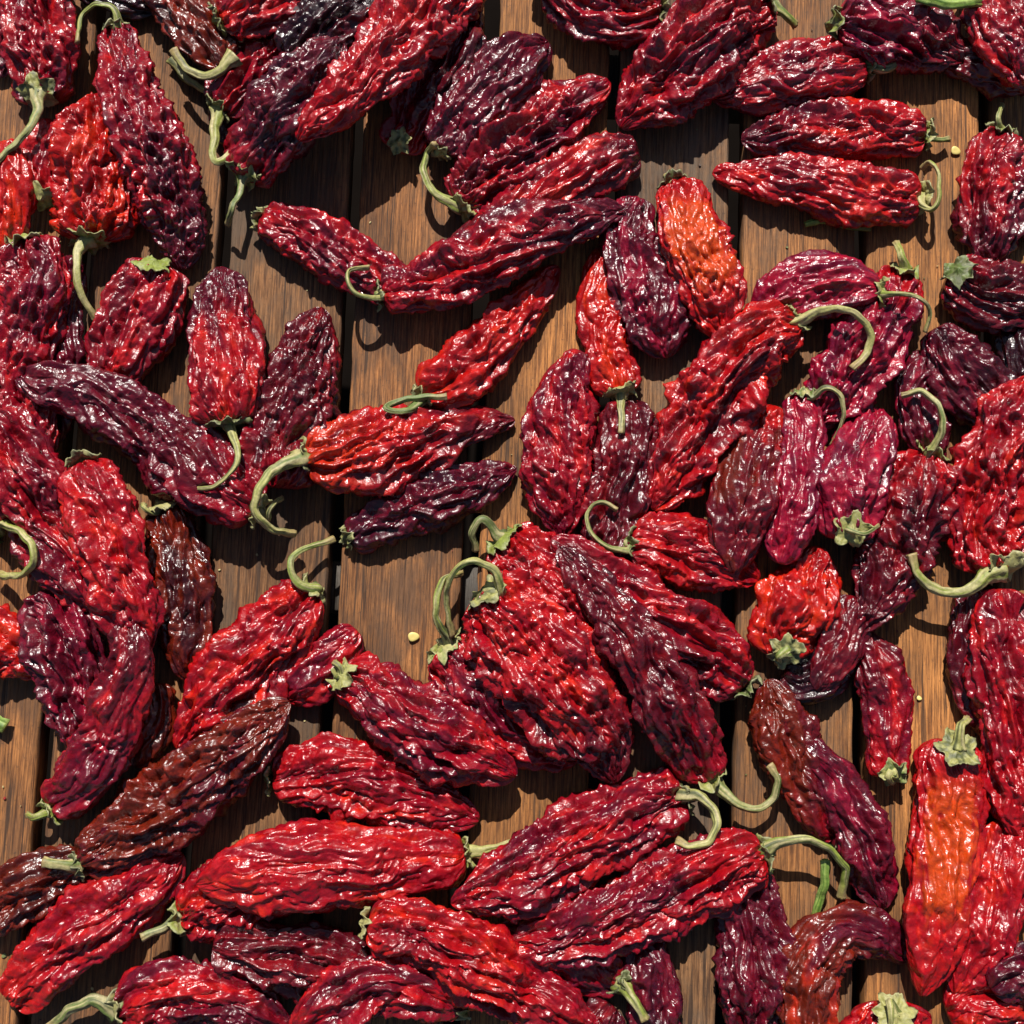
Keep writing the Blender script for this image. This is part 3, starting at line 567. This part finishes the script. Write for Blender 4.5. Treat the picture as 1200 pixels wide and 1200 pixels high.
    col = col * (1 + crest_tint) * (1 + .22 * n3[..., None])
    return V, np.clip(col, 0.001, 1), C, T, B, wf, pf, Lw

def build_tube(pts, rad, rng, seed, flat=.72, N=20, M=None):
    pts = np.asarray(pts, float)
    L = np.linalg.norm(np.diff(pts, axis=0), axis=1).sum()
    M = M or int(np.clip(L / 2.2, 8, 90))
    C = catmull3(pts, M)
    sj = np.linspace(0, L, M); jit = np.stack([perlin(np.stack([sj / 17, sj * 0 + seed + kk * 3.3, sj * 0], -1), seed) for kk in range(3)], -1)
    C = C + jit * np.minimum(1, sj / 12)[:, None] * np.array([1.9, 1.9, .8]) * min(1.3, rad[2] / 4)
    T = np.gradient(C, axis=0); T /= np.linalg.norm(T, axis=1)[:, None] + 1e-9
    # parallel transport
    n = np.cross(T[0], [0, 0, 1.0]);
    if np.linalg.norm(n) < .1: n = np.cross(T[0], [0, 1.0, 0])
    n /= np.linalg.norm(n); Ns = [n]
    for k in range(1, M):
        n = Ns[-1] - T[k] * np.dot(Ns[-1], T[k]); n /= np.linalg.norm(n) + 1e-9; Ns.append(n)
    Ns = np.array(Ns); Bs = np.cross(T, Ns)
    s = np.linspace(0, 1, M); r = np.interp(s, np.linspace(0, 1, len(rad)), rad)
    th = np.arange(N) / N * 2 * math.pi
    A = np.broadcast_to(th, (M, N)); Sg = np.broadcast_to((s * L)[:, None], (M, N))
    q = np.stack([Sg / 26, np.cos(A + Sg * .01) * 1.6, np.sin(A + Sg * .01) * 1.6], -1)
    rr = r[:, None] * (1 + .10 * np.cos(5 * A + Sg * .02 + seed) + .08 * np.cos(8 * A - Sg * .01) + .34 * perlin(q, seed) + .20 * perlin(q * 2.6, seed + 1))
    V = C[:, None] + Ns[:, None] * (rr * np.cos(A))[..., None] + Bs[:, None] * (rr * flat * np.sin(A))[..., None]
    c1 = np.array(GREENS[rng.randint(3)]); c2 = np.array(GREENS[rng.choice([2, 4, 4, 3])]) * .8; c3 = np.array((.42, .35, .18))
    k = sstep(-.2, .3, perlin(np.stack([Sg / 60, np.cos(A) * 2.2, np.sin(A) * 2.2], -1), seed + 2))[..., None]
    k2 = sstep(-.05, .35, perlin(np.stack([Sg / 35, np.cos(A) * 3.3, np.sin(A) * 3.3], -1), seed + 3))[..., None] * .7
    col = c1 * (1 - k) + c2 * k; col = col * (1 - k2) + c3 * k2
    e = sstep(.82, 1, s)[:, None, None] * .8; col = col * (1 - e) + np.array((.28, .19, .08)) * e
    return V, col
def catmull3(P, n):
    if len(P) == 2: P = np.array([P[0], (P[0] + P[1]) / 2, P[1]])
    Q = np.vstack([2 * P[0] - P[1], P, 2 * P[-1] - P[-2]]); out = []; m = len(P) - 1
    for t in np.linspace(0, m, 30 * m + 1):
        i = min(int(t), m - 1); u = t - i; a, b, c, d = Q[i], Q[i + 1], Q[i + 2], Q[i + 3]
        out.append(0.5 * ((2 * b) + (c - a) * u + (2 * a - 5 * b + 4 * c - d) * u * u + (3 * b - a - 3 * c + d) * u ** 3))
    out = np.array(out); L = np.r_[0, np.cumsum(np.linalg.norm(np.diff(out, axis=0), axis=1))]
    s = np.linspace(0, L[-1], n); return np.stack([np.interp(s, L, out[:, k]) for k in range(3)], -1)

def build_calyx(center, axis, Rc, drop, rng, seed):
    ax = axis / np.linalg.norm(axis); e1 = np.cross(ax, [0, 0, 1.0])
    if np.linalg.norm(e1) < .15: e1 = np.cross(ax, [0, 1.0, 0])
    e1 /= np.linalg.norm(e1); e2 = np.cross(ax, e1)
    N = 84; M = 13; th = np.arange(N) / N * 2 * math.pi
    nl = rng.randint(5, 8); ph = rng.uniform(0, 6.28)
    tri = np.abs(((th * nl / (2 * math.pi) + ph) % 1) - .5) * 2            # 0 valley .. 1 point
    lobe = .74 + .32 * tri ** 1.3 + .16 * perlin(np.stack([np.cos(th) * 1.7, np.sin(th) * 1.7, th * 0 + seed], -1), seed) \
        + .10 * perlin(np.stack([np.cos(th) * 6, np.sin(th) * 6, th * 0 + seed], -1), seed + 2)
    t = np.linspace(0.04, 1, M)[:, None]; Rg = t * Rc * lobe[None, :]
    A = np.broadcast_to(th, Rg.shape)
    x = Rg * np.cos(A); y = Rg * np.sin(A)
    h = -drop * (t * lobe[None, :]) ** 2.2 + 6.5 * np.exp(-(t * 3.6) ** 2)
    q = np.stack([x / 8, y / 8, x * 0 + seed], -1)
    h = h + (perlin(q, seed + 3) * 4.0 + (1 - np.abs(perlin(q * 1.9, seed + 4)) * 2.5) * 1.8) * t
    h = h + t ** 3 * (perlin(np.stack([np.cos(A) * 1.5, np.sin(A) * 1.5, A * 0 + seed], -1), seed + 5) * 15 + 1.5)
    top = center + e1 * x[..., None] + e2 * y[..., None] + ax * h[..., None]
    bot = center + e1 * (x * .96)[..., None] + e2 * (y * .96)[..., None] + ax * (h - 1.3)[..., None]
    V = np.concatenate([top, bot[::-1]], 0)
    c1 = np.array(GREENS[rng.randint(5)]); c2 = np.array(GREENS[rng.randint(5)]); c3 = np.array((.28, .27, .15))
    k = sstep(-.25, .3, perlin(q * 1.1, seed + 6))[..., None]; k3 = (sstep(.85, 1.0, t * np.ones_like(x)) * .45 + sstep(.15, .5, perlin(q * 2.2, seed + 7)) * .4)[..., None]
    col = (c1 * (1 - k) + c2 * k) * .85; col = col * (1 - k3) + c3 * k3
    return V, np.concatenate([col, col[::-1]], 0)

GROUP = "dried red peppers spread over the slatted rack"
def build(p):
    rng = np.random.RandomState(100 + p['n'])
    V, col, C, T, B, wf, pf, Lw = build_skin(p, rng) if not p.get('only') else build_skin(p, rng)
    mid = C[len(C) // 2]; base = np.array([mid[0], mid[1], max(0.0, V[..., 2].min())])
    root = bpy.data.objects.new("dried_pepper", None); sc.collection.objects.link(root)
    root.location = base * K; root.empty_display_size = .01
    tag(root, p['label'], "pepper", GROUP)
    me = mesh_grid("skin", (V - base)[:, ::-1], col[:, ::-1], mat=SKIN); link("skin", me, root)
    end = C[0]; outw = -T[3].copy(); w0 = wf[min(8, len(wf) - 1)]
    f = p.get('f', .1); axis = outw * (1 - f) + np.array([0, 0, 1.0]) * f
    f_in = f * w0 * .42
    cen = end - outw * f_in + np.array([0, 0, 1.0]) * f * w0 * .4 + axis * 4.2
    ix, iy = gi(cen[0], cen[1]); g = sstep(.2, .55, f)
    cen[2] = cen[2] * (1 - g) + max(p['_H'][ix, iy] + 3.5, cen[2]) * g
    if p.get('cal'):
        Rc = np.clip(w0 * .66, 16, 29) * p.get('cr', 1.0)
        cv, cc = build_calyx(cen, axis, Rc, 3.0, rng, p['n'] + 3)
        if f > .25:
            HH = p['_H']; fx = (cv[..., 0] - G0) / GS; fy = (cv[..., 1] - G0) / GS
            i0 = np.clip(fx.astype(int), 0, GN - 2); j0 = np.clip(fy.astype(int), 0, GN - 2); fx = fx - i0; fy = fy - j0
            hb = HH[i0, j0] * (1 - fx) * (1 - fy) + HH[i0 + 1, j0] * fx * (1 - fy) + HH[i0, j0 + 1] * (1 - fx) * fy + HH[i0 + 1, j0 + 1] * fx * fy
            add = np.full(cv.shape[:2], 5.6); add[cv.shape[0] // 2:] = 4.3
            cv[..., 2] = np.where(hb > cen[2] - 16, np.maximum(cv[..., 2], hb + add), cv[..., 2])
        cv[..., 2] = np.maximum(cv[..., 2], .6)
        link("calyx", mesh_grid("calyx", cv - base, cc, mat=GREEN), root)
    if p.get('stem'):
        sp = p['stem']; sr = p.get('sr', 1.0); hz = p.get('hz', 16)
        n = len(sp); zs = []; pts = [cen - axis / np.linalg.norm(axis) * 1.0] if p.get('cal') else []
        prev = cen[2] if p.get('cal') else None
        s = np.linspace(0, 1, n)
        for k, (x, y) in enumerate(sp):
            z0 = cen[2]
            z = z0 + hz * math.sin(math.pi * min(1, s[k] * .85 + .1)) - (z0 * .35) * s[k] ** 2
            for _ in range(2):
                X, Y, _s = unproj(x, y, z); ix, iy = gi(X, Y)
                hh = H[max(ix - 1, 0):ix + 2, max(iy - 1, 0):iy + 2].max()
                z = max(z, hh + 4.5 * sr + 1.0) if k > 0 or not p.get('cal') else max(z, 6)
            X, Y, _s = unproj(x, y, z)
            pt = np.array([X, Y, z], float)
            if k == 0 and pts and np.linalg.norm(pt - pts[0]) < 8 and n > 2: continue
            pts.append(pt)
        if len(pts) < 2: pts.append(pts[0] + axis * 12)
        r0 = 4.2 * sr
        tv, tc = build_tube(pts, [r0 * 2.2, r0 * 1.45, r0 * 1.08, r0 * .92, r0 * .85, r0 * .8, r0 * .78, r0 * .76, r0 * .95], rng, p['n'] + 50)
        tv[..., 2] = np.maximum(tv[..., 2], .5)
        link("stem", mesh_grid("stem", (tv - base)[:, ::-1], tc[:, ::-1], mat=GREEN), root)
for p in sorted(ALL, key=lambda q: q['lv']):
    build(p)

# ------------------------------------------------------------------ small loose things
def rest_z(x, y):
    X, Y, _ = unproj(x, y, 0); return float(X), float(Y)
mseed, nt, b = newmat("seed_skin"); b.inputs["Base Color"].default_value = (.62, .50, .16, 1); b.inputs["Roughness"].default_value = .45
def seed_mesh(r, sd):
    N, M = 20, 10; th = np.arange(N) / N * 2 * math.pi; ph = np.linspace(.05, math.pi - .05, M)[:, None]
    rr = 1 + .18 * np.cos(th - 1) + .08 * np.cos(3 * th + sd)
    x = r * np.sin(ph) * np.cos(th) * rr; y = r * .85 * np.sin(ph) * np.sin(th) * rr
    z = r * .26 * np.cos(ph) * (1 - .45 * np.exp(-((x / r) ** 2 + (y / r) ** 2) * 3)) + 0 * th
    return mesh_grid("chilli_seed", np.stack([x, y, z + r * .3], -1), mat=mseed)
for (x, y, r, lab) in [(484, 747, 6.5, "flat yellow chilli seed on the bare board left of the heart shaped pepper"),
                       (1118, 178, 6.0, "round yellow chilli seed on the board right of the three stacked peppers"),
                       (652, 459, 3.0, "tiny pale seed on the board left of the upright crimson pepper"),
                       (1077, 818, 3.0, "tiny straw coloured seed chip on the board beside the right edge peppers")]:
    X, Y = rest_z(x, y); o = link("chilli_seed", seed_mesh(r, x)); o.location = (X * K, Y * K, 0.0006)
    o.rotation_euler = (0.1, 0.12, x)
    tag(o, lab, "seed", "loose seeds on the boards")
rg = np.random.RandomState(5)
def stalk(pts, r, lab):
    P3 = []
    for (x, y, z) in pts:
        X, Y, _ = unproj(x, y, z); P3.append([float(X), float(Y), z])
    P3 = np.array(P3); b0 = P3[0].copy(); b0[2] = 0
    v, c = build_tube(P3, [r, r * .9, r * .85, r], rg, int(pts[0][0])); c = c * np.array((.75, 1.15, .6))
    o = link("loose_stalk", mesh_grid("loose_stalk", (v - b0)[:, ::-1], c[:, ::-1], mat=GREEN)); o.location = b0 * K
    tag(o, lab, "stalk")
stalk([(967, 1008, 34), (966, 1035, 26), (960, 1058, 14), (955, 1074, 7)], 5.0, "short bright green loose stalk leaning on the board beside the arching stem")
stalk([(943, 263, 6), (965, 258, 7), (990, 265, 6), (1020, 268, 6)], 3.6, "thin dark twig in shadow under the lowest of the three stacked peppers")
stalk([(-14, 842, 8), (-4, 848, 12), (6, 852, 10)], 8.0, "pale green stalk stub poking in at the left edge over the bare board")
stalk([(1075, -6, 60), (1100, 2, 60), (1125, 4, 58), (1150, 0, 55)], 7.5, "thick green stalk along the top edge beside the top right corner pepper")

# crumbs: flakes of skin and calyx on the boards, too many and small to count
rc = np.random.RandomState(11); vs = []; fs = []; cl = []
for k in range(260):
    x, y = rc.uniform(-20, 1220, 2); X, Y, _ = unproj(x, y, 0); ix, iy = gi(X, Y)
    if H[ix, iy] > 0: continue
    if any(abs(X * cr_ + Y * sr_ - float(unproj(g, 600, 0)[0]) * cr_) < 12 for g in GAPS): continue
    r = rc.uniform(.8, 2.4) if rc.rand() < .9 else rc.uniform(2.4, 4.0); n0 = len(vs); m_ = 6; a0 = rc.uniform(0, 6.28); el = rc.uniform(.35, .9); h_ = rc.uniform(.5, 1.4)
    c = [(.40, .33, .15), (.22, .010, .008), (.13, .15, .05), (.06, .03, .018), (.10, .004, .006)][rc.randint(5)]
    for lvl in (0, 1):
        for q in range(m_):
            t_ = q / m_ * 6.283; rr = r * rc.uniform(.7, 1.2) * (1 - .25 * lvl); u_, v_ = rr * math.cos(t_), rr * el * math.sin(t_)
            vs.append((float(X) + u_ * math.cos(a0) - v_ * math.sin(a0), float(Y) + u_ * math.sin(a0) + v_ * math.cos(a0), -.6 + 1.2 + lvl * h_)); cl.append(c)
    for q in range(m_): fs.append((n0 + q, n0 + (q + 1) % m_, n0 + m_ + (q + 1) % m_, n0 + m_ + q))
    fs.append(tuple(n0 + m_ + q for q in range(m_)))
me = bpy.data.meshes.new("crumbs"); me.from_pydata([tuple(c * K for c in v) for v in vs], [], fs)
ca = me.color_attributes.new("tint", 'FLOAT_COLOR', 'POINT'); ca.data.foreach_set("color", np.array([(*c, 1) for c in cl], np.float32).ravel())
me.materials.append(GREEN); tag(link("crumbs", me), "fine crumbs of dry skin and stalk scattered on the boards", kind="stuff")
